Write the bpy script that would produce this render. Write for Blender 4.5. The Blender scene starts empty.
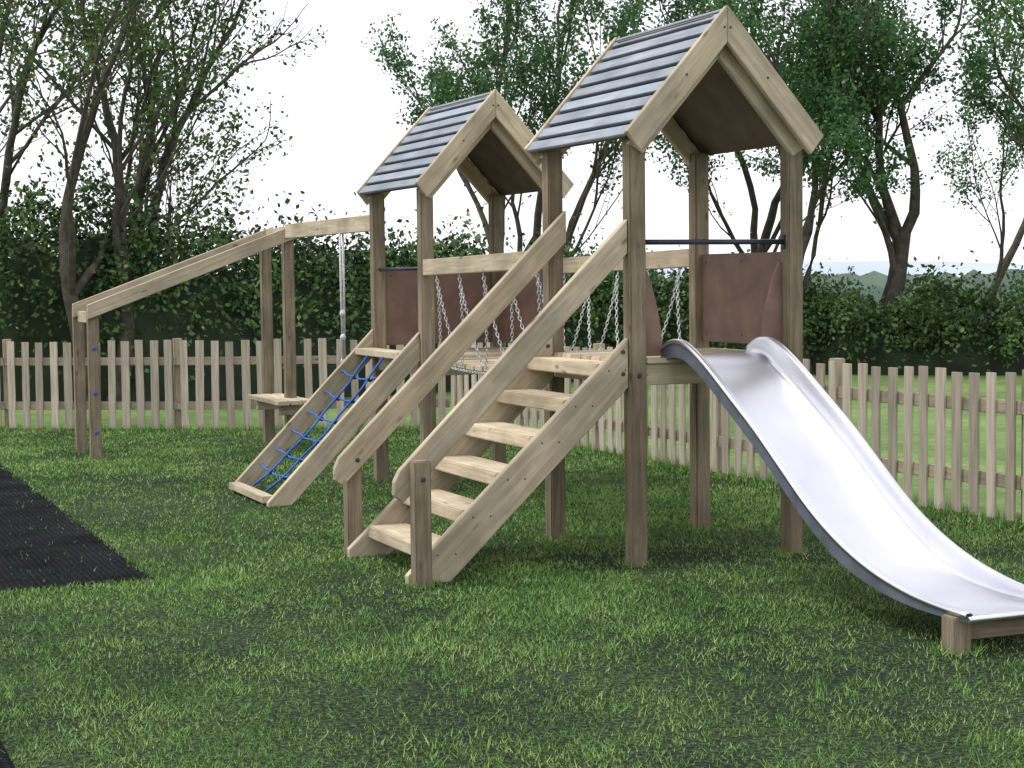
import bpy, bmesh, random
import numpy as np
from math import *
from mathutils import Vector, Matrix, noise as mnoise
random.seed(4); R=np.random.RandomState(7)
scn=bpy.context.scene
scn.view_settings.view_transform='Standard'; scn.view_settings.look='None'; scn.view_settings.exposure=0

# ---------------------------------------------------------------- helpers
def empty(name,loc):
    e=bpy.data.objects.new(name,None); e.empty_display_size=.2; e.location=loc
    scn.collection.objects.link(e); return e
def attach(o,par):
    if par is not None:
        o.parent=par; o.matrix_parent_inverse=Matrix.Translation(par.location).inverted()
def link(o,par=None):
    scn.collection.objects.link(o); attach(o,par); return o
def beam(par,name,p0,p1,w,h,mat,up=(0,0,1),bev=.005):
    p0=Vector(p0);p1=Vector(p1);d=p1-p0;L=d.length;x=d.normalized()
    z=Vector(up); z=(z-x*z.dot(x))
    if z.length<1e-4: z=Vector((0,1,0)); z=z-x*z.dot(x)
    z.normalize(); y=z.cross(x)
    bm=bmesh.new(); bmesh.ops.create_cube(bm,size=1)
    for v in bm.verts: v.co=Vector((v.co.x*L,v.co.y*w,v.co.z*h))
    if bev: bmesh.ops.bevel(bm,geom=bm.edges[:],offset=min(bev,w*.3,h*.3),segments=2,affect='EDGES')
    me=bpy.data.meshes.new(name); bm.to_mesh(me); bm.free(); me.materials.append(mat)
    o=bpy.data.objects.new(name,me); M=Matrix((x,y,z)).transposed().to_4x4(); M.translation=(p0+p1)/2
    link(o,par); o.matrix_basis=M; return o
def prism(par,name,pts,axis,c,t,mat,bev=.004):
    bm=bmesh.new()
    def P(a,b,s): return (c+s,a,b) if axis==0 else (a,c+s,b)
    f=[bm.verts.new(P(a,b,-t/2)) for a,b in pts]; g=[bm.verts.new(P(a,b,t/2)) for a,b in pts]
    bm.faces.new(f); bm.faces.new(g[::-1]); n=len(pts)
    for i in range(n): bm.faces.new((f[i],g[i],g[(i+1)%n],f[(i+1)%n]))
    bmesh.ops.recalc_face_normals(bm,faces=bm.faces)
    if bev: bmesh.ops.bevel(bm,geom=bm.edges[:],offset=bev,segments=1,affect='EDGES')
    best=max(range(n),key=lambda i:(Vector(pts[(i+1)%n])-Vector(pts[i])).length)
    x=(Vector(P(*pts[(best+1)%n],0))-Vector(P(*pts[best],0))).normalized()
    y=Vector((1,0,0)) if axis==0 else Vector((0,1,0)); z=x.cross(y)
    M=Matrix((x,y,z)).transposed().to_4x4(); M.translation=Vector(P(*pts[best],0))
    bm.transform(M.inverted())
    me=bpy.data.meshes.new(name); bm.to_mesh(me); bm.free(); me.materials.append(mat)
    o=bpy.data.objects.new(name,me); link(o,par); o.matrix_basis=M; return o
def np_mesh(name,V,F,mat,k,smooth=False):
    me=bpy.data.meshes.new(name); V=np.asarray(V,dtype=np.float32); F=np.asarray(F,dtype=np.int32)
    me.vertices.add(len(V)); me.vertices.foreach_set('co',V.ravel())
    me.loops.add(F.size); me.loops.foreach_set('vertex_index',F.ravel())
    me.polygons.add(len(F)); me.polygons.foreach_set('loop_start',np.arange(0,F.size,k,dtype=np.int32))
    me.update(calc_edges=True); me.validate()
    if smooth: me.polygons.foreach_set('use_smooth',[True]*len(F))
    me.materials.append(mat); return me
def tube_data(pts,radii,n=6):
    pts=[Vector(p) for p in pts]; V=[];F=[]
    for i,p in enumerate(pts):
        t=(pts[min(i+1,len(pts)-1)]-pts[max(i-1,0)]).normalized()
        a=t.cross(Vector((.31,.17,.93)));
        if a.length<1e-3:a=t.cross(Vector((1,0,0)))
        a.normalize(); b=t.cross(a); r=radii[i] if hasattr(radii,'__len__') else radii
        for j in range(n):
            th=2*pi*j/n; V.append(p+(a*cos(th)+b*sin(th))*r)
    for i in range(len(pts)-1):
        for j in range(n): F.append((i*n+j,i*n+(j+1)%n,(i+1)*n+(j+1)%n,(i+1)*n+j))
    return V,F
def tube(par,name,pts,r,mat,n=8):
    V,F=tube_data(pts,r,n); N=len(V)
    me=bpy.data.meshes.new(name); me.from_pydata([tuple(v) for v in V],[],F+[tuple(range(n))[::-1],tuple(range(N-n,N))]); 
    for p in me.polygons: p.use_smooth=len(p.vertices)==4
    me.materials.append(mat); return link(bpy.data.objects.new(name,me),par)
def disc(par,name,c,nrm,r,t,mat):
    c=Vector(c);nrm=Vector(nrm).normalized()
    return tube(par,name,[c,c+nrm*t*.7,c+nrm*t],[r,r,r*.7],mat,10)

# ---------------------------------------------------------------- materials
def newmat(name):
    m=bpy.data.materials.new(name); m.use_nodes=True; nt=m.node_tree; nt.nodes.clear()
    o=nt.nodes.new('ShaderNodeOutputMaterial'); b=nt.nodes.new('ShaderNodeBsdfPrincipled'); nt.links.new(b.outputs[0],o.inputs[0])
    return m,nt,b,o
def N(nt,t,**k):
    n=nt.nodes.new(t)
    for a,v in k.items():
        if a in n.inputs: n.inputs[a].default_value=v
        else: setattr(n,a,v)
    return n
def ramp(nt,fac,stops):
    r=nt.nodes.new('ShaderNodeValToRGB'); e=r.color_ramp.elements
    while len(e)<len(stops): e.new(.5)
    for i,(p,c) in enumerate(stops): e[i].position=p; e[i].color=(*c,1) if len(c)==3 else c
    nt.links.new(fac,r.inputs[0]); return r.outputs[0]
def mixc(nt,f,a,b,mode='MIX'):
    m=nt.nodes.new('ShaderNodeMix'); m.data_type='RGBA'; m.blend_type=mode
    for s,v in ((0,f),(6,a),(7,b)):
        if hasattr(v,'is_linked'): nt.links.new(v,m.inputs[s])
        else: m.inputs[s].default_value=v if s==0 else (*v,1)
    return m.outputs[2]
def wood(name,dark,light,rough=.8,scale=1.0,knot=.8):
    m,nt,b,o=newmat(name); L=nt.links
    tc=N(nt,'ShaderNodeTexCoord'); oi=N(nt,'ShaderNodeObjectInfo')
    off=N(nt,'ShaderNodeVectorMath',operation='SCALE'); off.inputs[0].default_value=(13,7,5); L.new(oi.outputs['Random'],off.inputs['Scale'])
    ad=N(nt,'ShaderNodeVectorMath',operation='ADD'); L.new(tc.outputs['Object'],ad.inputs[0]); L.new(off.outputs[0],ad.inputs[1])
    mp=N(nt,'ShaderNodeMapping'); mp.inputs['Scale'].default_value=(1.6*scale,26*scale,26*scale); L.new(ad.outputs[0],mp.inputs[0])
    n1=N(nt,'ShaderNodeTexNoise'); n1.inputs['Scale'].default_value=1.5; n1.inputs['Detail'].default_value=6; n1.inputs['Roughness'].default_value=.65; n1.inputs['Distortion'].default_value=.6
    L.new(mp.outputs[0],n1.inputs[0])
    c=ramp(nt,n1.outputs[0],[(.28,dark),(.5,[(a+q)/2 for a,q in zip(dark,light)]),(.66,light)])
    n2=N(nt,'ShaderNodeTexNoise'); n2.inputs['Scale'].default_value=3.0; n2.inputs['Detail'].default_value=4; L.new(ad.outputs[0],n2.inputs[0])
    st=ramp(nt,n2.outputs[0],[(.3,(.68,.68,.68)),(.62,(1.06,1.05,1.03))])
    c=mixc(nt,1.0,c,st,'MULTIPLY')
    mk=N(nt,'ShaderNodeMapping'); mk.inputs['Scale'].default_value=(3.5,9,9); L.new(ad.outputs[0],mk.inputs[0])
    vo=N(nt,'ShaderNodeTexVoronoi'); vo.inputs['Scale'].default_value=1.0; L.new(mk.outputs[0],vo.inputs[0])
    kn=ramp(nt,vo.outputs['Distance'],[(.06,(.35,.25,.18)),(.15,(1,1,1))]); c=mixc(nt,knot,c,kn,'MULTIPLY')
    br=N(nt,'ShaderNodeMapRange'); br.inputs[3].default_value=.84; br.inputs[4].default_value=1.12; L.new(oi.outputs['Random'],br.inputs[0])
    hs=N(nt,'ShaderNodeHueSaturation'); L.new(br.outputs[0],hs.inputs['Value']); L.new(c,hs.inputs['Color'])
    L.new(hs.outputs[0],b.inputs['Base Color']); b.inputs['Roughness'].default_value=rough
    b.inputs['Specular IOR Level'].default_value=.25
    bu=N(nt,'ShaderNodeBump'); bu.inputs['Strength'].default_value=.35; bu.inputs['Distance'].default_value=.004; L.new(n1.outputs[0],bu.inputs['Height']); L.new(bu.outputs[0],b.inputs['Normal'])
    return m
M_post=wood('weathered_post_wood',(.15,.12,.08),(.32,.265,.185))
M_rail=wood('planed_timber',(.38,.315,.215),(.62,.535,.39))
M_tread=wood('tread_timber',(.42,.34,.23),(.66,.57,.42))
M_fence=wood('fence_timber',(.30,.25,.18),(.48,.41,.31),scale=1.2)
M_slat=wood('painted_roof_slat',(.20,.235,.285),(.34,.385,.44),rough=.38,knot=0)
def simple(name,col,rough=.6,metal=0,nscale=8,var=.25,bump=0):
    m,nt,b,o=newmat(name); tc=N(nt,'ShaderNodeTexCoord')
    n=N(nt,'ShaderNodeTexNoise'); n.inputs['Scale'].default_value=nscale; n.inputs['Detail'].default_value=5; nt.links.new(tc.outputs['Object'],n.inputs[0])
    c=ramp(nt,n.outputs[0],[(.3,[x*(1-var) for x in col]),(.7,[min(1,x*(1+var)) for x in col])])
    nt.links.new(c,b.inputs['Base Color']); b.inputs['Roughness'].default_value=rough; b.inputs['Metallic'].default_value=metal
    if bump:
        bu=N(nt,'ShaderNodeBump'); bu.inputs['Strength'].default_value=bump; bu.inputs['Distance'].default_value=.01; nt.links.new(n.outputs[0],bu.inputs['Height']); nt.links.new(bu.outputs[0],b.inputs['Normal'])
    return m
M_ply=simple('brown_plywood',(.18,.11,.08),.55,0,6,.25)
M_under=simple('roof_underside_ply',(.12,.088,.07),.6,0,5,.3)
M_gap=simple('roof_gap_sheet',(.014,.017,.022),.9,0,5,.3)  # near-black sheet that shows as dark lines between the slats
M_dark=simple('dark_painted_steel',(.025,.03,.045),.4,.3)
M_bolt=simple('bolt_cap',(.04,.04,.045),.5)
M_blue=simple('blue_rope',(.03,.12,.42),.8,0,60,.4)
M_white=simple('white_rope',(.6,.6,.58),.8,0,60,.3)
M_chain=simple('galvanised_chain',(.58,.59,.61),.5,.6)
M_steel,nt,b,o=newmat('stainless_steel')
tc=N(nt,'ShaderNodeTexCoord'); n=N(nt,'ShaderNodeTexNoise'); n.inputs['Scale'].default_value=3.0; n.inputs['Detail'].default_value=6; nt.links.new(tc.outputs['Object'],n.inputs[0])
nt.links.new(ramp(nt,n.outputs[0],[(.3,(.66,.66,.71)),(.7,(.75,.75,.79))]),b.inputs['Base Color'])
rr=N(nt,'ShaderNodeMapRange'); rr.inputs[3].default_value=.27; rr.inputs[4].default_value=.38; nt.links.new(n.outputs[0],rr.inputs[0]); nt.links.new(rr.outputs[0],b.inputs['Roughness'])
b.inputs['Metallic'].default_value=.95
def foliage(name,c1,c2,c3,nscale=.8,trans=.35,rough=.6,rnd=.35):
    m,nt,b,o=newmat(name); L=nt.links; g=N(nt,'ShaderNodeNewGeometry')
    n=N(nt,'ShaderNodeTexNoise'); n.inputs['Scale'].default_value=nscale; n.inputs['Detail'].default_value=4; L.new(g.outputs['Position'],n.inputs[0])
    ad=N(nt,'ShaderNodeMath',operation='MULTIPLY_ADD'); ad.inputs[1].default_value=rnd; ad.inputs[2].default_value=-rnd/2; L.new(g.outputs['Random Per Island'],ad.inputs[0])
    a2=N(nt,'ShaderNodeMath',operation='ADD'); L.new(ad.outputs[0],a2.inputs[0]); L.new(n.outputs[0],a2.inputs[1])
    c=ramp(nt,a2.outputs[0],[(.3,c1),(.5,c2),(.72,c3)])
    L.new(c,b.inputs['Base Color']); b.inputs['Roughness'].default_value=rough; b.inputs['Specular IOR Level'].default_value=.3
    if trans:
        t=N(nt,'ShaderNodeBsdfTranslucent'); L.new(c,t.inputs[0]); mx=N(nt,'ShaderNodeMixShader'); mx.inputs[0].default_value=trans
        L.new(b.outputs[0],mx.inputs[1]); L.new(t.outputs[0],mx.inputs[2]); L.new(mx.outputs[0],o.inputs[0])
    return m
M_leafL=foliage('leaf_dark',(.03,.065,.018),(.065,.125,.03),(.12,.20,.05),nscale=1.2)
M_leafR=foliage('leaf_mid',(.03,.085,.03),(.065,.155,.05),(.11,.22,.075),nscale=1.2)
M_hedge=foliage('hedge_leaf',(.018,.042,.014),(.055,.11,.03),(.12,.20,.06),nscale=1.3,trans=0,rnd=.45)
M_grass=foliage('grass_blade',(.075,.165,.035),(.15,.28,.06),(.27,.40,.11),nscale=1.6,trans=0)
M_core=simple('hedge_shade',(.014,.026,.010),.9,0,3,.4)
M_far=simple('hazy_hedge_green',(.09,.13,.10),.95,0,.3,.35)  # green greyed in the colour itself to stand in for distance haze
M_bark=simple('bark',(.065,.055,.042),.9,0,9,.5,.6)
def ground_mat():
    m,nt,b,o=newmat('ground_turf'); L=nt.links; g=N(nt,'ShaderNodeNewGeometry')
    n1=N(nt,'ShaderNodeTexNoise'); n1.inputs['Scale'].default_value=.9; n1.inputs['Detail'].default_value=6; L.new(g.outputs['Position'],n1.inputs[0])
    n2=N(nt,'ShaderNodeTexNoise'); n2.inputs['Scale'].default_value=45; n2.inputs['Detail'].default_value=5; n2.inputs['Roughness'].default_value=.7; L.new(g.outputs['Position'],n2.inputs[0])
    c=ramp(nt,n2.outputs[0],[(.44,(.015,.018,.020)),(.54,(.045,.075,.028)),(.68,(.13,.22,.06))])
    d=ramp(nt,n1.outputs[0],[(.35,(.5,.52,.6)),(.65,(1.1,1.1,1))]); c=mixc(nt,1,c,d,'MULTIPLY')
    L.new(c,b.inputs['Base Color']); b.inputs['Roughness'].default_value=.9; b.inputs['Specular IOR Level'].default_value=.1
    bu=N(nt,'ShaderNodeBump'); bu.inputs['Distance'].default_value=.02; bu.inputs['Strength'].default_value=.8; L.new(n2.outputs[0],bu.inputs['Height']); L.new(bu.outputs[0],b.inputs['Normal'])
    return m
M_ground=ground_mat()
m,nt,b,o=newmat('field_grass'); g=N(nt,'ShaderNodeNewGeometry'); n1=N(nt,'ShaderNodeTexNoise'); n1.inputs['Scale'].default_value=6; n1.inputs['Detail'].default_value=8; n1.inputs['Roughness'].default_value=.7; nt.links.new(g.outputs['Position'],n1.inputs[0])
n3=N(nt,'ShaderNodeTexNoise'); n3.inputs['Scale'].default_value=.5; n3.inputs['Detail'].default_value=4; nt.links.new(g.outputs['Position'],n3.inputs[0])
c=ramp(nt,n1.outputs[0],[(.3,(.09,.15,.045)),(.7,(.21,.30,.11))]); d=ramp(nt,n3.outputs[0],[(.35,(.65,.68,.65)),(.65,(1.1,1.08,1.05))])
nt.links.new(mixc(nt,1,c,d,'MULTIPLY'),b.inputs['Base Color']); b.inputs['Roughness'].default_value=.9; b.inputs['Specular IOR Level'].default_value=.1; M_field=m
m,nt,b,o=newmat('rubber_mat'); g=N(nt,'ShaderNodeNewGeometry')
v=N(nt,'ShaderNodeTexVoronoi'); v.inputs['Scale'].default_value=30; v.inputs['Randomness'].default_value=.25; nt.links.new(g.outputs['Position'],v.inputs[0])
n1=N(nt,'ShaderNodeTexNoise'); n1.inputs['Scale'].default_value=2.5; n1.inputs['Detail'].default_value=8; nt.links.new(g.outputs['Position'],n1.inputs[0])
c=ramp(nt,v.outputs['Distance'],[(.2,(.003,.004,.003)),(.5,(.014,.016,.018))]); d=ramp(nt,n1.outputs[0],[(.35,(.5,.5,.5)),(.7,(1.5,1.5,1.5))])
nt.links.new(mixc(nt,1,c,d,'MULTIPLY'),b.inputs['Base Color']); b.inputs['Roughness'].default_value=.95; b.inputs['Specular IOR Level'].default_value=.05
bu=N(nt,'ShaderNodeBump'); bu.inputs['Distance'].default_value=.012; nt.links.new(v.outputs['Distance'],bu.inputs['Height']); nt.links.new(bu.outputs[0],b.inputs['Normal']); M_mat=m
M_hill=simple('hazy_hill',(.38,.43,.50),.95,0,.02,.1)  # aerial haze painted in as a pale bluish base colour

# ---------------------------------------------------------------- ground
FL=[(-9.0,13.9),(-2.04,10.75),(-.41,9.72),(1.53,8.82),(2.2,8.5)]
FR=[(2.2,8.5),(2.45,5.65),(2.5,3.6),(2.62,2.1),(2.78,.2),(3.05,-3.0),(3.3,-7.0)]
def plane(name,pts,z,mat):
    me=bpy.data.meshes.new(name); me.from_pydata([(x,y,z) for x,y in pts],[],[tuple(range(len(pts)))]); me.materials.append(mat)
    return link(bpy.data.objects.new(name,me))
plane('ground',[(-900,-900),(900,-900),(900,900),(-900,900)],-.004,M_field)
plane('play_area_turf',[(-14,-10)]+[(3.35,-10)]+[(x+.05,y) for x,y in FR[::-1]]+[(x,y+.05) for x,y in FL[::-1][1:]]+[(-14,16)],0,M_ground)
mat=empty('rubber_safety_mat',(-3,4,0))
def sheet(name,x0,x1,y0,y1,z):
    o=plane(name,[(x0,y0),(x1,y0),(x1,y1),(x0,y1)],z,M_mat); attach(o,mat)
sheet('main_strip',-8,-2.5,.78,10.6,.006); sheet('side_strip',-8,-3.66,-7,.775,.006)

_g=R.rand(64,64)
def vnoise(x,y,s):
    x=x*s+100;y=y*s+100;i=np.floor(x).astype(int);j=np.floor(y).astype(int);fx=x-i;fy=y-j;fx=fx*fx*(3-2*fx);fy=fy*fy*(3-2*fy)
    g=lambda a,b:_g[a%64,b%64]
    return (g(i,j)*(1-fx)+g(i+1,j)*fx)*(1-fy)+(g(i,j+1)*(1-fx)+g(i+1,j+1)*fx)*fy
CAMP=np.array([-4.36,-8.44])
def blades(x,y,hmin,hmax,w):
    n=len(x); th=R.rand(n)*2*pi; h=hmin+(hmax-hmin)*R.rand(n)**1.6; le=R.rand(n)*1.3*h; la=R.rand(n)*2*pi
    V=np.zeros((n,3,3)); dx=np.cos(th)*w/2;dy=np.sin(th)*w/2
    V[:,0]=np.stack([x-dx,y-dy,np.zeros(n)],1);V[:,1]=np.stack([x+dx,y+dy,np.zeros(n)],1)
    V[:,2]=np.stack([x+np.cos(la)*le,y+np.sin(la)*le,h],1)
    return V.reshape(-1,3)
n=2300000
x=R.uniform(-7,3.3,n);y=R.uniform(-6,13,n)
dist=np.hypot(x-CAMP[0],y-CAMP[1])
fx=np.interp(y,[p[1] for p in FR[::-1]],[p[0] for p in FR[::-1]]); fy=np.interp(x,[p[0] for p in FL],[p[1] for p in FL])
ok=(x<fx)&(y<fy)&~((x<-4.6)&(y<7))
nn_=.36*vnoise(x,y,1.3)+.26*vnoise(x,y,3.7)+.38*vnoise(x,y,16)
dens=.14+.95*np.clip(3.0*(nn_-.5)+.55,0,1)
for (a,c,r,k) in [(-2.05,3.2,.6,.8),(-2.1,1.5,.5,.7),(-1.55,.15,.35,.75),(.35,-2.55,.45,.7),(.4,.4,.7,.5),(-1.2,3.9,.4,.6),(-1.75,7.3,.35,.6),(-1.2,-2.6,.7,.55),(-.3,-3.2,.5,.55),(-3.0,-1.4,.6,.5),(-1.9,-.6,.5,.4),(-2.4,-2.9,.4,.5),(.9,-1.3,.4,.45)]:
    dens*=1-k*np.exp(-((x-a)**2+(y-c)**2)/r**2)
onmat=((x<-2.5)&(y>.78))|((x<-3.66)&(y<.78))
wob=.10*(vnoise(x,y,5.0)-.3)
dens=np.where(onmat,.02+.75*(np.minimum(np.abs(x+2.5),np.abs(y-.78))<np.maximum(wob,.02)),dens)
dens*=np.clip(8.5/dist,.35,1)
ok&=R.rand(n)<dens*.66
x=x[ok];y=y[ok];dist=dist[ok]
hm=.018+.022*vnoise(x,y,2.1)
V=blades(x,y,.008,hm,.0041*np.clip(dist/6.5,1,2.4))
grass=link(bpy.data.objects.new('grass',np_mesh('grass',V,np.arange(len(V)).reshape(-1,3),M_grass,3)))
tx=[];ty=[]
feet=[(0,0),(1,0),(0,1.06),(1,1.06),(.03,3.33),(1.03,3.33),(.03,4.4),(1.03,4.4),(-1.7,7.2),(-1.7,7.98),(.11,7.2),(.11,7.98),(-1.28,-.07),(-1.27,1.08),(.2,-2.56),(.72,-2.56)]
for a,c in feet:
    k=150; r=.05+.06*R.rand(k); t=R.rand(k)*2*pi; tx+=list(a+r*np.cos(t)); ty+=list(c+r*np.sin(t))
V1=blades(np.array(tx),np.array(ty),.02,.065,.005)
tx=[];ty=[]
for P in (FL,FR):
    for (a,c),(d,e) in zip(P[:-1],P[1:]):
        L=hypot(d-a,e-c); k=int(L*600); t=R.rand(k); tx+=list(a+(d-a)*t+R.randn(k)*.06); ty+=list(c+(e-c)*t+R.randn(k)*.06)
V2=blades(np.array(tx),np.array(ty),.03,.11,.008)
V=np.concatenate([V1,V2])
attach(link(bpy.data.objects.new('long_grass_tufts',np_mesh('tufts',V,np.arange(len(V)).reshape(-1,3),M_grass,3))),grass)

# ---------------------------------------------------------------- towers
a_=1.002; b_=1.064; Y2=3.332
def tower(x0,y0,zE,zA,zd):
    T=empty('play_tower',(x0+a_/2,y0+b_/2,0))
    w=.62; oh=.085; m=x0+a_/2
    sl=(zA-zE)/w
    for i,(px,py) in enumerate([(x0,y0),(x0+a_,y0),(x0,y0+b_),(x0+a_,y0+b_)]):
        beam(T,'post_%d'%(i+1),(px,py,-.02),(px,py,zA-sl*.5-.165),.097,.097,M_post,up=(1,0,0),bev=.008)
    yA,yB=y0-oh,y0+b_+oh
    for s in (-1,1):
        d=Vector((s*w,0,zE-zA)); L=d.length; d.normalize(); nrm=Vector((s*(zA-zE),0,w)).normalized()
        if nrm.z<0:nrm=-nrm
        top=Vector((m,0,zA))
        pm=Vector((0,(yA+yB)/2,0))
        c0=top+d*.02-nrm*.060; c1=top+d*(L-.005)-nrm*.060
        beam(T,'roof_lining',c0+pm,c1+pm,yB-yA-.09,.012,M_under,up=nrm,bev=0)
        c0=top+d*.02-nrm*.045; c1=top+d*(L-.008)-nrm*.045
        beam(T,'roof_gap_sheet',c0+pm,c1+pm,yB-yA+.03,.012,M_gap,up=nrm,bev=0)
        k=9; pitch=(L+.035)/k
        for i in range(k):
            c=top+d*(pitch*(i+.5))-nrm*.027
            tilt=(nrm+d*.05).normalized()
            beam(T,'roof_slat_%d'%i,c+Vector((0,yA-.028+random.uniform(-.004,.004),0)),c+Vector((0,yB+.028+random.uniform(-.01,.01),0)),pitch*.66,.02,M_slat,up=tilt,bev=.003)
        for j,yy in enumerate((yA,yB)):
            sg=-1 if j==0 else 1
            def bp(off0,off1,e,ex):
                v=off0/ (w/sqrt(w*w+(zA-zE)**2)); v1=off1/(w/sqrt(w*w+(zA-zE)**2))
                return [(m+s*ex,zA-v-sl*ex),(m+s*(w+e),zA-sl*(w+e)-v),(m+s*(w+e-.085),zA-sl*(w+e-.085)-v1),(m+s*ex,zA-v1-sl*ex)]
            prism(T,'barge_board',bp(.008,.142,.0,.001),1,yy+sg*.050,.034,M_rail)
            prism(T,'rafter',bp(.09,.190,-.06,.001),1,yy-sg*.044,.04,M_rail)
            for q in (.12,.5): 
                cc=top+d*(L*q)-nrm*.075; disc(T,'screw',(cc.x,yy+sg*.067,cc.z),(0,sg,0),.007,.003,M_bolt)
    nb=9
    for i in range(nb):
        yy=y0-.045+ (b_+.09)*(i+.5)/nb
        if i in (0,nb-1): beam(T,'deck_board_%d'%i,(x0+.055,yy,zd-.015),(x0+a_-.055,yy,zd-.015),(b_+.09)/nb-.008,.03,M_rail)
        else: beam(T,'deck_board_%d'%i,(x0-.045,yy,zd-.015),(x0+a_+.045,yy,zd-.015),(b_+.09)/nb-.008,.03,M_rail)
    for yy in (y0-.002,y0+b_+.002): beam(T,'deck_bearer',(x0+.05,yy,zd-.09),(x0+a_-.05,yy,zd-.09),.045,.115,M_rail)
    for xx in (x0-.002,x0+a_+.002): beam(T,'deck_bearer_side',(xx,y0+.05,zd-.09),(xx,y0+b_-.05,zd-.09),.045,.115,M_rail)
    for px,py in [(x0,y0),(x0+a_,y0)]:
        disc(T,'bolt',(px,py-.048,zd-.09),(0,-1,0),.014,.008,M_bolt); disc(T,'bolt',(px,py-.048,zA-sl*.5-.22),(0,-1,0),.012,.008,M_bolt)
    return T
T1=tower(0,0,2.375,3.07,1.14)
T2=tower(.03,Y2,2.28,2.96,1.03)
def panel(T,name,p0,p1,z0,z1,th=.018):
    p0=Vector(p0);p1=Vector(p1); c0=Vector((*p0,(z0+z1)/2));c1=Vector((*p1,(z0+z1)/2)); beam(T,name,c0,c1,th,z1-z0,M_ply,bev=.004)
    for t in (.06,.5,.94):
        for z in (z0+.05,z1-.05):
            c=c0.lerp(c1,t); c.z=z; nn=(c1-c0).cross(Vector((0,0,1))).normalized()
            for s in (-1,1): disc(T,'screw',c+nn*s*th/2,nn*s,.006,.003,M_bolt)
panel(T1,'side_panel',(1.002,.05),(1.002,1.015),1.18,1.72)
def wing(T,x0,s):
    pts=[(x0,1.15),(x0+s*.13,1.15)]
    for i in range(9):
        t=i/8; pts.append((x0+s*(.13-.075*t**1.6),1.22+.36*t))
    pts.append((x0+s*.02,1.66)); pts.append((x0,1.66))
    prism(T,'slide_wing',pts if s>0 else pts[::-1],1,.03,.018,M_ply,bev=.002)
wing(T1,.05,1);wing(T1,.952,-1)
tube(T1,'grab_bar',[(.03,-.0,1.775),(.97,-.0,1.775)],.015,M_dark)
for xx in (.052,.95): beam(T1,'bar_bracket',(xx,0,1.735),(xx,0,1.815),.03,.012,M_dark,up=(1,0,0),bev=.002)
panel(T2,'rear_panel',(.08,Y2+b_),(.98,Y2+b_),1.07,1.66)
panel(T2,'side_panel',(1.032,Y2+.05),(1.032,Y2+b_-.05),1.07,1.66)
tube(T2,'grab_bar',[(.03,Y2+.03,1.66),(.03,Y2+b_-.03,1.66)],.014,M_dark)

# ---------------------------------------------------------------- bridge
B=empty('chain_bridge',(.5,2.2,0))
ya,yb=b_+.05,Y2-.05
for xx,nm in ((.01,'handrail_1'),(1.01,'handrail_2')):
    beam(B,nm,(xx,ya,1.70),(xx,yb,1.665),.045,.115,M_rail)
nb=13
def deckz(t): return 1.10*(1-t)+1.0*t-.12*4*t*(1-t)*.6
for i in range(nb):
    t=(i+.5)/nb; yy=ya+.03+(yb-ya-.06)*t
    sl=(deckz(t+.01)-deckz(t-.01))/(.02*(yb-ya))
    beam(B,'bridge_plank_%d'%i,(.10,yy,deckz(t)),(.92,yy,deckz(t)),.135,.035,M_tread,up=(0,-sl,1))
def chain(par,name,pts,link_len=.034,r=.0034,mat=M_chain):
    pts=[Vector(p) for p in pts]; V=[];F=[]; seg=[(pts[i+1]-pts[i]).length for i in range(len(pts)-1)]; tot=sum(seg); n=max(2,int(tot/(link_len*.78)))
    for k in range(n):
        s=(k+.5)/n*tot; i=0
        while i<len(seg)-1 and s>seg[i]: s-=seg[i]; i+=1
        d=(pts[i+1]-pts[i]).normalized(); c=pts[i]+d*s
        a=d.cross(Vector((.2,.9,.1))).normalized(); b2=d.cross(a)
        u=a if k%2 else b2; w=d.cross(u)
        base=len(V); NS,NT=8,4
        for p in range(NS):
            th=2*pi*p/NS; cx=cos(th)*link_len/2; cy=sin(th)*link_len*.27
            cc=c+d*cx+u*cy; out=(d*cos(th)+u*sin(th)).normalized()
            for q in range(NT):
                ph=2*pi*q/NT; V.append(cc+(out*cos(ph)+w*sin(ph))*r)
        for p in range(NS):
            for q in range(NT): F.append((base+p*NT+q,base+p*NT+(q+1)%NT,base+((p+1)%NS)*NT+(q+1)%NT,base+((p+1)%NS)*NT+q))
    me=bpy.data.meshes.new(name); me.from_pydata([tuple(v) for v in V],[],F)
    for p in me.polygons:p.use_smooth=True
    me.materials.append(mat); return link(bpy.data.objects.new(name,me),par)
for xx,xd in ((.01,.10),(1.01,.92)):
    k=5
    for i in range(k):
        tt=(i+.5)/k; yt=ya+(yb-ya)*tt; zt=1.70-.035*tt-.06
        for s in (-1,1):
            tb=tt+s*.085; y2=ya+(yb-ya)*tb; zb=deckz(tb)+.01
            p=[]
            for j in range(9):
                t=j/8; p.append((xx+(xd-xx)*t, yt+(y2-yt)*(t**1.6), zt+(zb-zt)*t-.0))
            chain(B,'chain',p)
    chain(B,'edge_chain',[(xd,ya+(yb-ya)*j/12,deckz(j/12)-.03) for j in range(13)])

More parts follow.
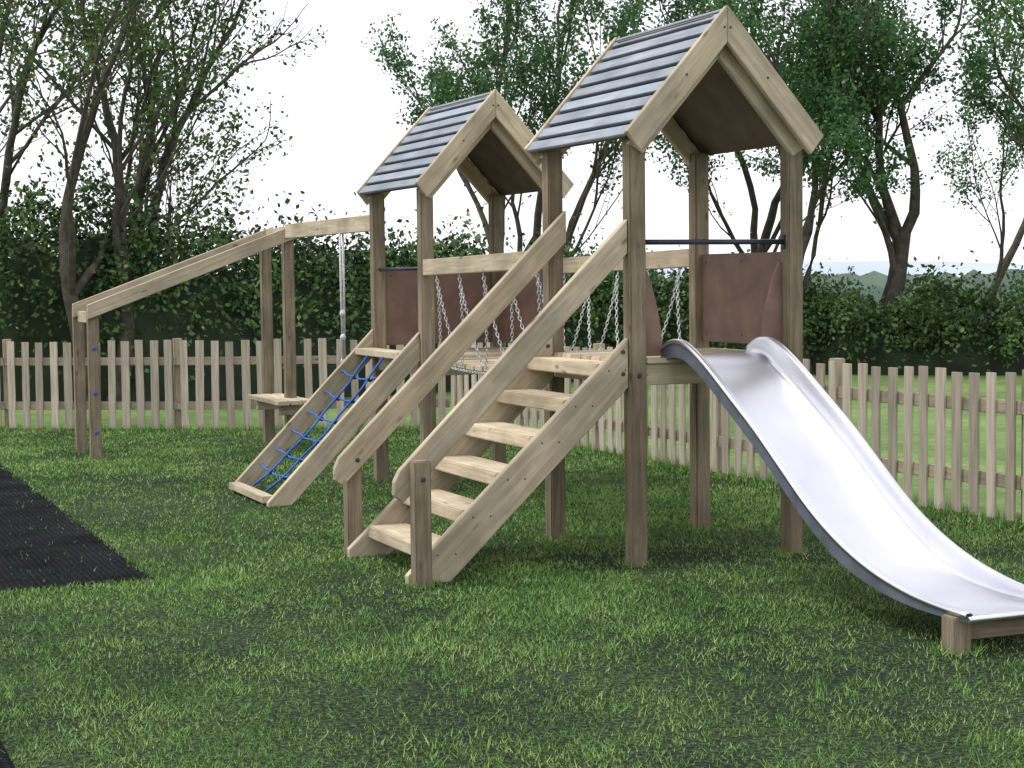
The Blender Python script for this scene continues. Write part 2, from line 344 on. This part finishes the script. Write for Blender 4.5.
# ---------------------------------------------------------------- stairs
S=empty('wooden_staircase',(-.7,.5,0))
k=(1.26-.06)/1.29
for yy in (0,.985):
    prism(S,'stringer',[(-1.345,.0),(-1.345,.05),(-.052,1.255),(-.052,.985),(-1.105,.0)],1,yy,.045,M_rail)
    for z in (1.06,1.18): disc(S,'bolt',(-.085,yy-.022,z),(0,-1,0),.012,.008,M_bolt)
nt_=6
for i in range(nt_):
    z=.185+.187*i; xx=-1.345+z/k+.0
    beam(S,'tread_%d'%i,(xx+.035,.0245,z-.04),(xx+.035,.9605,z-.04),.235,.072,M_tread,up=(0,0,1),bev=.007)
    for dx in (-.03,.07): disc(S,'screw',(xx+dx,-.0225,z-.04),(0,-1,0),.005,.002,M_bolt)
for j,(yy,ny,zt,xb,zb,xt) in enumerate(((0,-.069,1.90,-1.41,.57,-.052),(.988,1.06,1.985,-1.42,.55,.045))):
    sl=(zt-zb)/(xt-xb); v=.185
    prism(S,'handrail',[(xb,zb-.03),(xb+.03,zb+.03*sl),(xt,zt),(xt,zt-v),(xb+.05,zb-v+.05*sl),(xb,zb-v+.085)],1,yy,.045,M_rail)
    beam(S,'newel_post',(-1.285,ny,-.02),(-1.285,ny,.655 if j==0 else .62),.09,.09,M_post,up=(1,0,0),bev=.008)
    disc(S,'bolt',(-1.285,ny-.045,.56) if j==0 else (-1.285,.9655,.56),(0,-1,0),.013,.008,M_bolt)

# ---------------------------------------------------------------- slide
SL=empty('metal_slide',(.46,-1.3,0))
lip=[(.03,1.195),(-.06,1.235),(-.16,1.245),(-.27,1.222),(-.45,1.135),(-.7,.985),(-.96,.825),(-1.2,.66),(-1.45,.49),(-1.7,.36),(-1.95,.27),(-2.2,.215),(-2.42,.19),(-2.64,.18)]
def cr(P,n):
    out=[]
    for i in range(len(P)-1):
        p0=P[max(i-1,0)];p1=P[i];p2=P[i+1];p3=P[min(i+2,len(P)-1)]
        for j in range(n):
            t=j/n; out.append(tuple(.5*((2*p1[q])+(-p0[q]+p2[q])*t+(2*p0[q]-5*p1[q]+4*p2[q]-p3[q])*t*t+(-p0[q]+3*p1[q]-3*p2[q]+p3[q])*t**3) for q in range(2)))
    out.append(P[-1]); return out
lp=cr(lip,4); xl,xr=.18,.745
V=[];F=[]; nl=len(lp)
for i,(yy,z) in enumerate(lp):
    D=.135 if yy<-.3 else .06+.075*min(1,max(0,(.03-yy)/.33))
    if yy<-1.7: D=.135-.10*min(1,(-1.7-yy)/.85)
    rc=min(.035,D*.6)
    sec=[(xl-.012,-.022),(xl-.012,-.005),(xl-.004,0),(xl+.016,0),(xl+.024,-.008)]
    for q in range(6):
        th=pi/2*q/5; sec.append((xl+.026+rc*(1-cos(th)), -D+rc*(1-sin(th))))
    sec.append((.5*(xl+xr),-D-.002))
    full=sec+[(xl+xr-a,h) for a,h in sec[:-1][::-1]]
    ns=len(full)
    for a,h in full: V.append((a,yy,z+h))
for i in range(nl-1):
    for j in range(ns-1): F.append((i*ns+j,i*ns+j+1,(i+1)*ns+j+1,(i+1)*ns+j))
me=bpy.data.meshes.new('chute'); me.from_pydata(V,[],F)
for p in me.polygons:p.use_smooth=True
me.materials.append(M_steel); o=link(bpy.data.objects.new('chute',me),SL)
md=o.modifiers.new('s','SOLIDIFY'); md.thickness=.003; md.offset=0
M_cheek=simple('slide_side_steel',(.16,.18,.22),.5,.5)
for xx in (xl-.004,xr+.004):
    V=[];F=[]
    for i,(yy,z) in enumerate(lp):
        hgt=.10 if yy>-1.7 else .10-.06*min(1,(-1.7-yy)/.9)
        V+= [(xx-.002,yy,z-.008),(xx+.002,yy,z-.008),(xx+.002,yy,z-hgt),(xx-.002,yy,z-hgt)]
    for i in range(nl-1):
        for j in range(4): F.append((4*i+j,4*i+(j+1)%4,4*i+4+(j+1)%4,4*i+4+j))
    F+= [(0,1,2,3),(4*nl-4,4*nl-1,4*nl-2,4*nl-3)]
    me=bpy.data.meshes.new('side_cheek'); me.from_pydata(V,[],F); me.materials.append(M_cheek); link(bpy.data.objects.new('side_cheek',me),SL)
tube(SL,'exit_edge',[(xl,-2.64,.152),(xr,-2.64,.152)],.014,M_steel)
for xx in (.19,.735): beam(SL,'foot_post',(xx,-2.55,-.02),(xx,-2.55,.155),.09,.09,M_post,up=(1,0,0))
beam(SL,'foot_rail',(.24,-2.54,.09),(.685,-2.54,.09),.045,.085,M_post)

# ---------------------------------------------------------------- rope ramp on tower 2
RR=empty('rope_net_ramp',(-.55,3.87,0))
for yy in (Y2+.03,Y2+b_+.0):
    prism(RR,'ramp_stringer',[(-1.17,.0),(-1.17,.03),(-.02,1.20),(-.02,.99),(-1.00,.0)],1,yy,.047,M_rail)
beam(RR,'foot_bar',(-1.15,Y2+.06,.045),(-1.15,Y2+b_-.03,.045),.09,.05,M_rail)
beam(RR,'top_bar',(-.10,Y2+.06,1.03),(-.10,Y2+b_-.03,1.03),.16,.05,M_rail)
def rp(t,yy,sag=.06): return (-.16-.92*t,yy,1.03-.96*t-sag*4*t*(1-t))
ys=[Y2+.36,Y2+.72]
for yy in ys: tube(RR,'net_rope',[rp(j/10,yy+.02*sin(j*2)) for j in range(11)],.009,M_blue,6)
for kx in range(1,7):
    t=kx/7; pts=[]
    for j in range(13):
        yy=Y2+.06+(b_-.09)*j/12; p=rp(t,yy); pts.append((p[0]+.012*sin(j*1.7+kx),p[1],p[2]-.04*sin(pi*j/12)+.02))
    tube(RR,'net_rung',pts,.008,M_blue,6)
    for yy in ys:
        p=rp(t,yy); tube(RR,'rope_clip',[(p[0],yy-.022,p[2]-.015),(p[0],yy+.022,p[2]-.015)],.018,M_dark,6)

# ---------------------------------------------------------------- sloping parallel-bar frame
FRM=empty('sloping_beam_frame',(-.8,7.6,0))
for nm,(px,py,z) in {'low_post_1':(-1.69,7.2,1.36),'low_post_2':(-1.69,7.98,1.36),'high_post_1':(.11,7.2,2.03),'high_post_2':(.11,7.98,2.03)}.items():
    beam(FRM,nm,(px,py,-.02),(px,py,z),.097,.097,M_post,up=(1,0,0),bev=.008)
for yy in (7.13,7.91):
    prism(FRM,'sloping_beam',[(-1.75,1.255),(-1.75,1.385),(.17,2.10),(.17,1.97)],1,yy,.04,M_rail)
beam(FRM,'link_beam',(.08,4.45,2.03),(.08,7.10,2.03),.045,.13,M_rail)
beam(FRM,'cross_beam',(.11,7.25,2.02),(.11,7.86,2.02),.045,.11,M_rail)
beam(FRM,'low_cross_beam',(-1.69,7.25,1.27),(-1.69,7.86,1.27),.045,.10,M_rail)
for j in range(3): beam(FRM,'step_board_%d'%j,(-.08+.12*j,6.75,.47),(-.08+.12*j,7.85,.47),.11,.04,M_rail)
for yy in (6.95,7.7): beam(FRM,'step_bearer',(-.10,yy-.08,.40),(.20,yy-.08,.40),.045,.09,M_rail)
for z in (.25,.6,1.0): disc(FRM,'blue_cap',(-1.69,7.15,z),(0,-1,0),.018,.012,M_blue)
for s in (-.02,.02): tube(FRM,'hanging_rope',[(.08+s,5.47+s,1.97),(.085+s*.6,5.48,1.5),(.08+s*.3,5.46,.9)],.010,M_white,6)
for z in (1.3,1.1,.9): tube(FRM,'rope_knot',[(.08,5.47,z-.03),(.08,5.47,z),(.08,5.47,z+.03)],[.015,.026,.015],M_white,8)

# ---------------------------------------------------------------- picket fence
m,nt,b,o=newmat('picket_timber'); g=N(nt,'ShaderNodeNewGeometry'); mp=N(nt,'ShaderNodeMapping'); mp.inputs['Scale'].default_value=(40,40,2.5); nt.links.new(g.outputs['Position'],mp.inputs[0])
n1=N(nt,'ShaderNodeTexNoise'); n1.inputs['Scale'].default_value=1; n1.inputs['Detail'].default_value=5; nt.links.new(mp.outputs[0],n1.inputs[0])
c=ramp(nt,n1.outputs[0],[(.3,(.34,.29,.22)),(.65,(.54,.48,.375))]); v1=N(nt,'ShaderNodeMapRange'); v1.inputs[3].default_value=.72; v1.inputs[4].default_value=1.14; nt.links.new(g.outputs['Random Per Island'],v1.inputs[0])
hs=N(nt,'ShaderNodeHueSaturation'); nt.links.new(c,hs.inputs['Color']); nt.links.new(v1.outputs[0],hs.inputs['Value']); nt.links.new(hs.outputs[0],b.inputs['Base Color']); b.inputs['Roughness'].default_value=.85; M_picket=m
def fence(P,name):
    Fm=empty(name,(*P[1],0)); V=[];F=[]
    per=.163; pw=.082
    for (ax,ay),(bx,by) in zip(P[:-1],P[1:]):
        d=Vector((bx-ax,by-ay,0)); L=d.length; d.normalize(); nn=Vector((-d.y,d.x,0)); A=Vector((ax,ay,0))
        if nn.y+nn.x<0: nn=-nn
        n=int(round(L/per))
        for i in range(n):
            c=A+d*((i+.5)*L/n+random.uniform(-.008,.008)); h=.955+random.uniform(-.014,.014); tl=random.uniform(-.012,.012)
            hw=pw/2*random.uniform(.9,1.06); b=len(V); t=.018
            for z,sh in ((.03,0),(h,tl)):
                for s1,s2 in ((-1,0),(1,0),(1,1),(-1,1)): V.append(c+d*(s1*hw+sh)+nn*(s2*t)+Vector((0,0,z)))
            for q in range(4): F.append((b+q,b+(q+1)%4,b+4+(q+1)%4,b+4+q))
            F+= [(b+3,b+2,b+1,b),(b+4,b+5,b+6,b+7)]
        for z in (.27,.74): beam(Fm,'fence_rail',A+nn*.04+Vector((0,0,z)),A+d*L+nn*.04+Vector((0,0,z)),.038,.085,M_fence)
        m=max(1,int(round(L/1.9)))
        for i in range(m): 
            c=A+d*(L*i/m)+nn*.105; beam(Fm,'fence_post',c,c+Vector((0,0,.98)),.085,.085,M_fence,up=(1,0,0))
    me=bpy.data.meshes.new('pickets'); me.from_pydata([tuple(v) for v in V],[],F); me.materials.append(M_picket)
    link(bpy.data.objects.new('pickets',me),Fm)
fence(FL,'picket_fence'); fence(FR,'picket_fence')

# ---------------------------------------------------------------- foliage
def leafmesh(name,C,size,mat):
    n=len(C); C=np.asarray(C)
    a=R.randn(n,3); a/=np.linalg.norm(a,axis=1)[:,None]; t=R.randn(n,3); bb=np.cross(a,t); bb/=np.linalg.norm(bb,axis=1)[:,None]
    s=(size*(.6+.8*R.rand(n)))[:,None]
    V=np.stack([C-a*s,C-bb*s*.6,C+a*s,C+bb*s*.6],1).reshape(-1,3)
    return np_mesh(name,V,np.arange(4*n).reshape(-1,4),mat,4)
def tree(base,seed,H=7.2,stems=2,lean=(.0,.0),leafmat=M_leafR,leafn=55,leafs=.037,sp=1.0,r0=.14,bare=0.0,fork=1.0,kid=(3,3,4,4)):
    rg=random.Random(seed); V=[];F=[];leaf=[]
    wind=Vector((lean[0],lean[1],0))
    Ls=[H*.30*fork,H*.26,H*.18,H*.13,H*.08]
    def grow(p,d,L,r,lev):
        n=6 if lev<2 else 4; pts=[p];rad=[r];q=p.copy();dd=d.copy(); step=L/n
        for i in range(n):
            dd=dd+Vector((rg.gauss(0,.13),rg.gauss(0,.13),rg.gauss(0,.08)))+Vector((0,0,.07))+wind*.06; dd.normalize()
            q=q+dd*step; pts.append(q.copy()); rad.append(r*(1-.42*(i+1)/n))
        sides=8 if lev==0 else (6 if lev==1 else (4 if lev<4 else 3))
        v,f=tube_data(pts,rad,sides); b=len(V); V.extend(v); F.extend([tuple(x+b for x in t) for t in f])
        if lev>=2 and rg.random()>bare:
            k=int(leafn*(.25,.5,1.0)[lev-2]*rg.uniform(.2,1.6))
            for _ in range(k):
                t=rg.uniform(.2,1.05)*n; i=min(n-1,int(t)); c=pts[i].lerp(pts[i+1],min(1.2,t-i))
                leaf.append(tuple(c+Vector((rg.gauss(0,.10),rg.gauss(0,.10),rg.gauss(0,.085)))))
        if lev<4:
            kids=kid[lev] if lev else rg.choice([2,3])
            for c in range(kids):
                t=(1.0 if c==0 else rg.uniform(.35,1.0))*n; i=min(n-1,int(t-1e-6)); s=pts[i].lerp(pts[i+1],t-i)
                ax=Vector((rg.gauss(0,1),rg.gauss(0,1),rg.gauss(0,.4))).normalized()
                ang=(.25 if c==0 else rg.uniform(.45,1.0))*sp
                nd=(dd*cos(ang)+(ax-dd*ax.dot(dd)).normalized()*sin(ang)).normalized()
                grow(s,nd,Ls[lev+1]*rg.uniform(.75,1.2),r*(.60 if c==0 else rg.uniform(.35,.5)),lev+1)
    T=empty('tree',base)
    for s in range(stems):
        an=rg.uniform(0,2*pi); d=Vector((.22*cos(an)*(stems>1),.22*sin(an)*(stems>1),1))+wind*.4
        grow(Vector(base)+Vector((.12*cos(an),.12*sin(an),-.1)),d.normalized(),Ls[0],r0*rg.uniform(.75,1),0)
    me=np_mesh('trunk_and_branches',[tuple(v) for v in V],F,M_bark,4,True); link(bpy.data.objects.new('trunk_and_branches',me),T)
    if leaf: link(bpy.data.objects.new('leaves',leafmesh('leaves',np.array(leaf),leafs,leafmat)),T)
    return len(leaf)
tree((-1.5,16.4,0),11,H=8.0,stems=2,lean=(.35,-.15),leafmat=M_leafL,leafn=36,bare=.25,sp=.85)
tree((-.38,14.3,0),12,H=8.0,stems=2,lean=(.1,-.05),leafmat=M_leafL,leafn=38,bare=.25,sp=.75)
tree((.40,16.6,0),13,H=8.0,stems=2,lean=(.15,-.08),leafmat=M_leafL,leafn=28,bare=.35,sp=.65)
tree((1.0,18.1,0),14,H=5.6,stems=1,lean=(.1,-.1),leafmat=M_leafL,leafn=5,bare=.5,r0=.07,sp=.7,kid=(3,3,3,3))
tree((6.9,17.7,0),15,H=8.0,stems=2,lean=(-.12,.05),leafn=62,sp=.60)
tree((7.6,18.9,0),16,H=8.2,stems=1,lean=(.05,0),leafn=58,sp=.65)
tree((12.0,17.8,0),17,H=8.2,stems=2,lean=(-.1,0),leafn=66,sp=.75)
tree((10.6,14.6,0),18,H=8.0,stems=2,lean=(-.25,.1),leafn=66,sp=.8,fork=.85)
tree((12.1,15.0,0),19,H=8.0,stems=2,lean=(.3,-.15),leafn=66,r0=.17,sp=.75)
tree((18.5,20.8,0),20,H=8.2,stems=1,lean=(.2,0),leafn=50,sp=.8)
tree((14.4,12.0,0),21,H=7.4,stems=3,lean=(.0,-.0),leafmat=M_leafR,leafn=80,sp=.85,fork=.7)
for i,(bx,by,hh) in enumerate([(8.6,17.2,1.9),(10.0,16.2,1.7),(11.6,15.9,1.5),(13.2,14.6,1.6),(14.8,13.2,2.0),(5.2,16.0,2.2),(15.9,12.0,2.1),(3.9,15.6,2.2)]):
    T=empty('shrub',(bx,by,0)); k=4200; rg=np.random.RandomState(50+i)
    nb_=26; cs=np.stack([rg.randn(nb_)*.55,rg.randn(nb_)*.55,hh*(.35+.6*rg.rand(nb_))],1)
    cs[:,2]-=.35*np.hypot(cs[:,0],cs[:,1])
    C=cs[rg.randint(0,nb_,k)]+rg.randn(k,3)*.20; C[:,0]+=bx;C[:,1]+=by; C[:,2]=np.abs(C[:,2])
    link(bpy.data.objects.new('foliage',leafmesh('foliage',C,.042,M_leafL if i%2 else M_leafR)),T)
    for j in range(7):
        c=cs[j]; tube(T,'stem',[(bx,by,0),(bx+c[0]*.4,by+c[1]*.4,c[2]*.55),(bx+c[0],by+c[1],c[2])],[.03,.02,.008],M_bark,5)
HP=[(-14,20.5,2.3),(-8,17.8,2.3),(-1.6,15.4,2.1),(1.2,14.9,2.0),(3.6,14.6,1.6),(7.5,16.2,1.35),(10.9,15.6,1.0),(13.6,13.4,.95),(18,9,1.2),(24,2,1.6)]
def hedge(HP,name,n,wid=.9):
    H=empty(name,(*HP[3][:2],0)); P=np.array(HP); seg=np.hypot(*(P[1:,:2]-P[:-1,:2]).T); cum=np.concatenate([[0],np.cumsum(seg)])
    def surf(s,th,k):
        x=np.interp(s,cum,P[:,0]);y=np.interp(s,cum,P[:,1]);h=np.interp(s,cum,P[:,2])
        x2=np.interp(s+.1,cum,P[:,0]);y2=np.interp(s+.1,cum,P[:,1]);dx,dy=x2-x,y2-y;l=np.hypot(dx,dy)+1e-9;nx,ny=dy/l,-dx/l
        bump=.56+.46*vnoise(s,th*.9,.9)+.42*vnoise(s,th*1.3+5,2.3)+.22*vnoise(s,th*2,6)
        c=np.cos(th);sn=np.sin(th)
        ww=wid*np.sign(c)*np.abs(c)**.7*bump*k; hh=h*np.abs(sn)**.7*bump*k
        return np.stack([x+nx*ww,y+ny*ww,hh],1)
    tl=cum[-1]-.2; ns=int(tl/.25); nth=14
    s=np.repeat(np.linspace(0,tl,ns),nth);th=np.tile(np.linspace(0,pi,nth),ns)
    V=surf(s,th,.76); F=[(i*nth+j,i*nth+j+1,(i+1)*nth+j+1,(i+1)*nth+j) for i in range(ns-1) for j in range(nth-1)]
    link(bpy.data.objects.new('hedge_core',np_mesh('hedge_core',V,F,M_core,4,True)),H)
    s=R.rand(n)*tl; th=np.arccos(R.uniform(-1,1,n)*.999); k=.78+.26*R.rand(n)**.7+.32*(R.rand(n)<.10)*R.rand(n)
    C=surf(s,th,k)+R.randn(n,3)*.03; C=C[C[:,2]>0.02]
    link(bpy.data.objects.new('hedge_leaves',leafmesh('hedge_leaves',C,.042,M_hedge)),H)
hedge(HP,'hedge',150000)
# field hedge further off and the far hill
V=[];F=[];nn=500
for i in range(nn):
    an=-.35+2.2*i/(nn-1); r=75+6*mnoise.noise(Vector((i*.02,7,0))); h=1.35+.35*mnoise.noise(Vector((i*.09,0,0)))+.3*mnoise.noise(Vector((i*.5,3,0)))+.15*random.random()
    for q,(dr,hz) in enumerate(((0,-.1),(.3,.55),(.9,1.0),(2.0,.8),(2.4,-.1))): V.append(((r+dr)*cos(an),(r+dr)*sin(an),h*hz+(.12*random.random() if 0<q<4 else 0)))
for i in range(nn-1):
    for q in range(4): F.append((5*i+q,5*i+5+q,5*i+6+q,5*i+1+q))
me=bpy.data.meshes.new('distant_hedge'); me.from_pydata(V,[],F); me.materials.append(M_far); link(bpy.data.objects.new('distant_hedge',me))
V=[];F=[];nn=80
for i in range(nn):
    an=-.6+2.6*i/(nn-1); r=420; h=3.5+5*mnoise.noise(Vector((i*.11,0,0)))+2*mnoise.noise(Vector((i*.4,3,0)))
    V+= [(r*cos(an),r*sin(an),-2),(r*cos(an)*1.1,r*sin(an)*1.1,max(2.2,h))]
for i in range(nn-1): F.append((2*i,2*i+2,2*i+3,2*i+1))
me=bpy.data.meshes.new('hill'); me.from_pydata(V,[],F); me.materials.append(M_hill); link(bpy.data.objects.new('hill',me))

# ---------------------------------------------------------------- light
to_sun=Vector((-.42,.10,.88)).normalized()
sd=bpy.data.lights.new('sun','SUN'); sd.energy=2.3; sd.angle=radians(14); sd.color=(1,.98,.94)
so=link(bpy.data.objects.new('sun',sd)); so.rotation_euler=to_sun.to_track_quat('Z','Y').to_euler(); so.location=(-10,5,25)
w=bpy.data.worlds.new('World'); scn.world=w; w.use_nodes=True; nt=w.node_tree; bg=nt.nodes['Background']
sk=nt.nodes.new('ShaderNodeTexSky'); sk.sky_type='NISHITA'; sk.sun_disc=False; sk.sun_elevation=asin(to_sun.z); sk.sun_rotation=atan2(to_sun.x,to_sun.y)
tc=N(nt,'ShaderNodeTexCoord'); nz=N(nt,'ShaderNodeTexNoise'); nz.inputs['Scale'].default_value=2.2; nz.inputs['Detail'].default_value=5; nt.links.new(tc.outputs['Generated'],nz.inputs[0])
cl=ramp(nt,nz.outputs[0],[(.3,(.82,.82,.82)),(.55,(.97,.97,.97))])
mx=nt.nodes.new('ShaderNodeMix'); mx.data_type='RGBA'; nt.links.new(cl,mx.inputs[0]); nt.links.new(sk.outputs[0],mx.inputs[6]); mx.inputs[7].default_value=(9.0,9.0,9.6,1)
nt.links.new(mx.outputs[2],bg.inputs[0]); bg.inputs[1].default_value=.15

# ---------------------------------------------------------------- camera
cx,cy,psi,pit,rol,f=-4.3617,-8.4438,1.1650,-.0623,-.0113,1735.03
r=Vector((sin(psi),-cos(psi),0));Fw=Vector((cos(psi)*cos(pit),sin(psi)*cos(pit),sin(pit)));U=r.cross(Fw)
r2=r*cos(rol)+U*sin(rol);U2=-r*sin(rol)+U*cos(rol)
cd=bpy.data.cameras.new('camera'); cd.sensor_width=36; cd.lens=f*36/1024; cd.clip_end=3000; cd.clip_start=.05
co=link(bpy.data.objects.new('camera',cd)); M=Matrix((r2,U2,-Fw)).transposed().to_4x4(); M.translation=(cx,cy,1.6); co.matrix_world=M
scn.camera=co
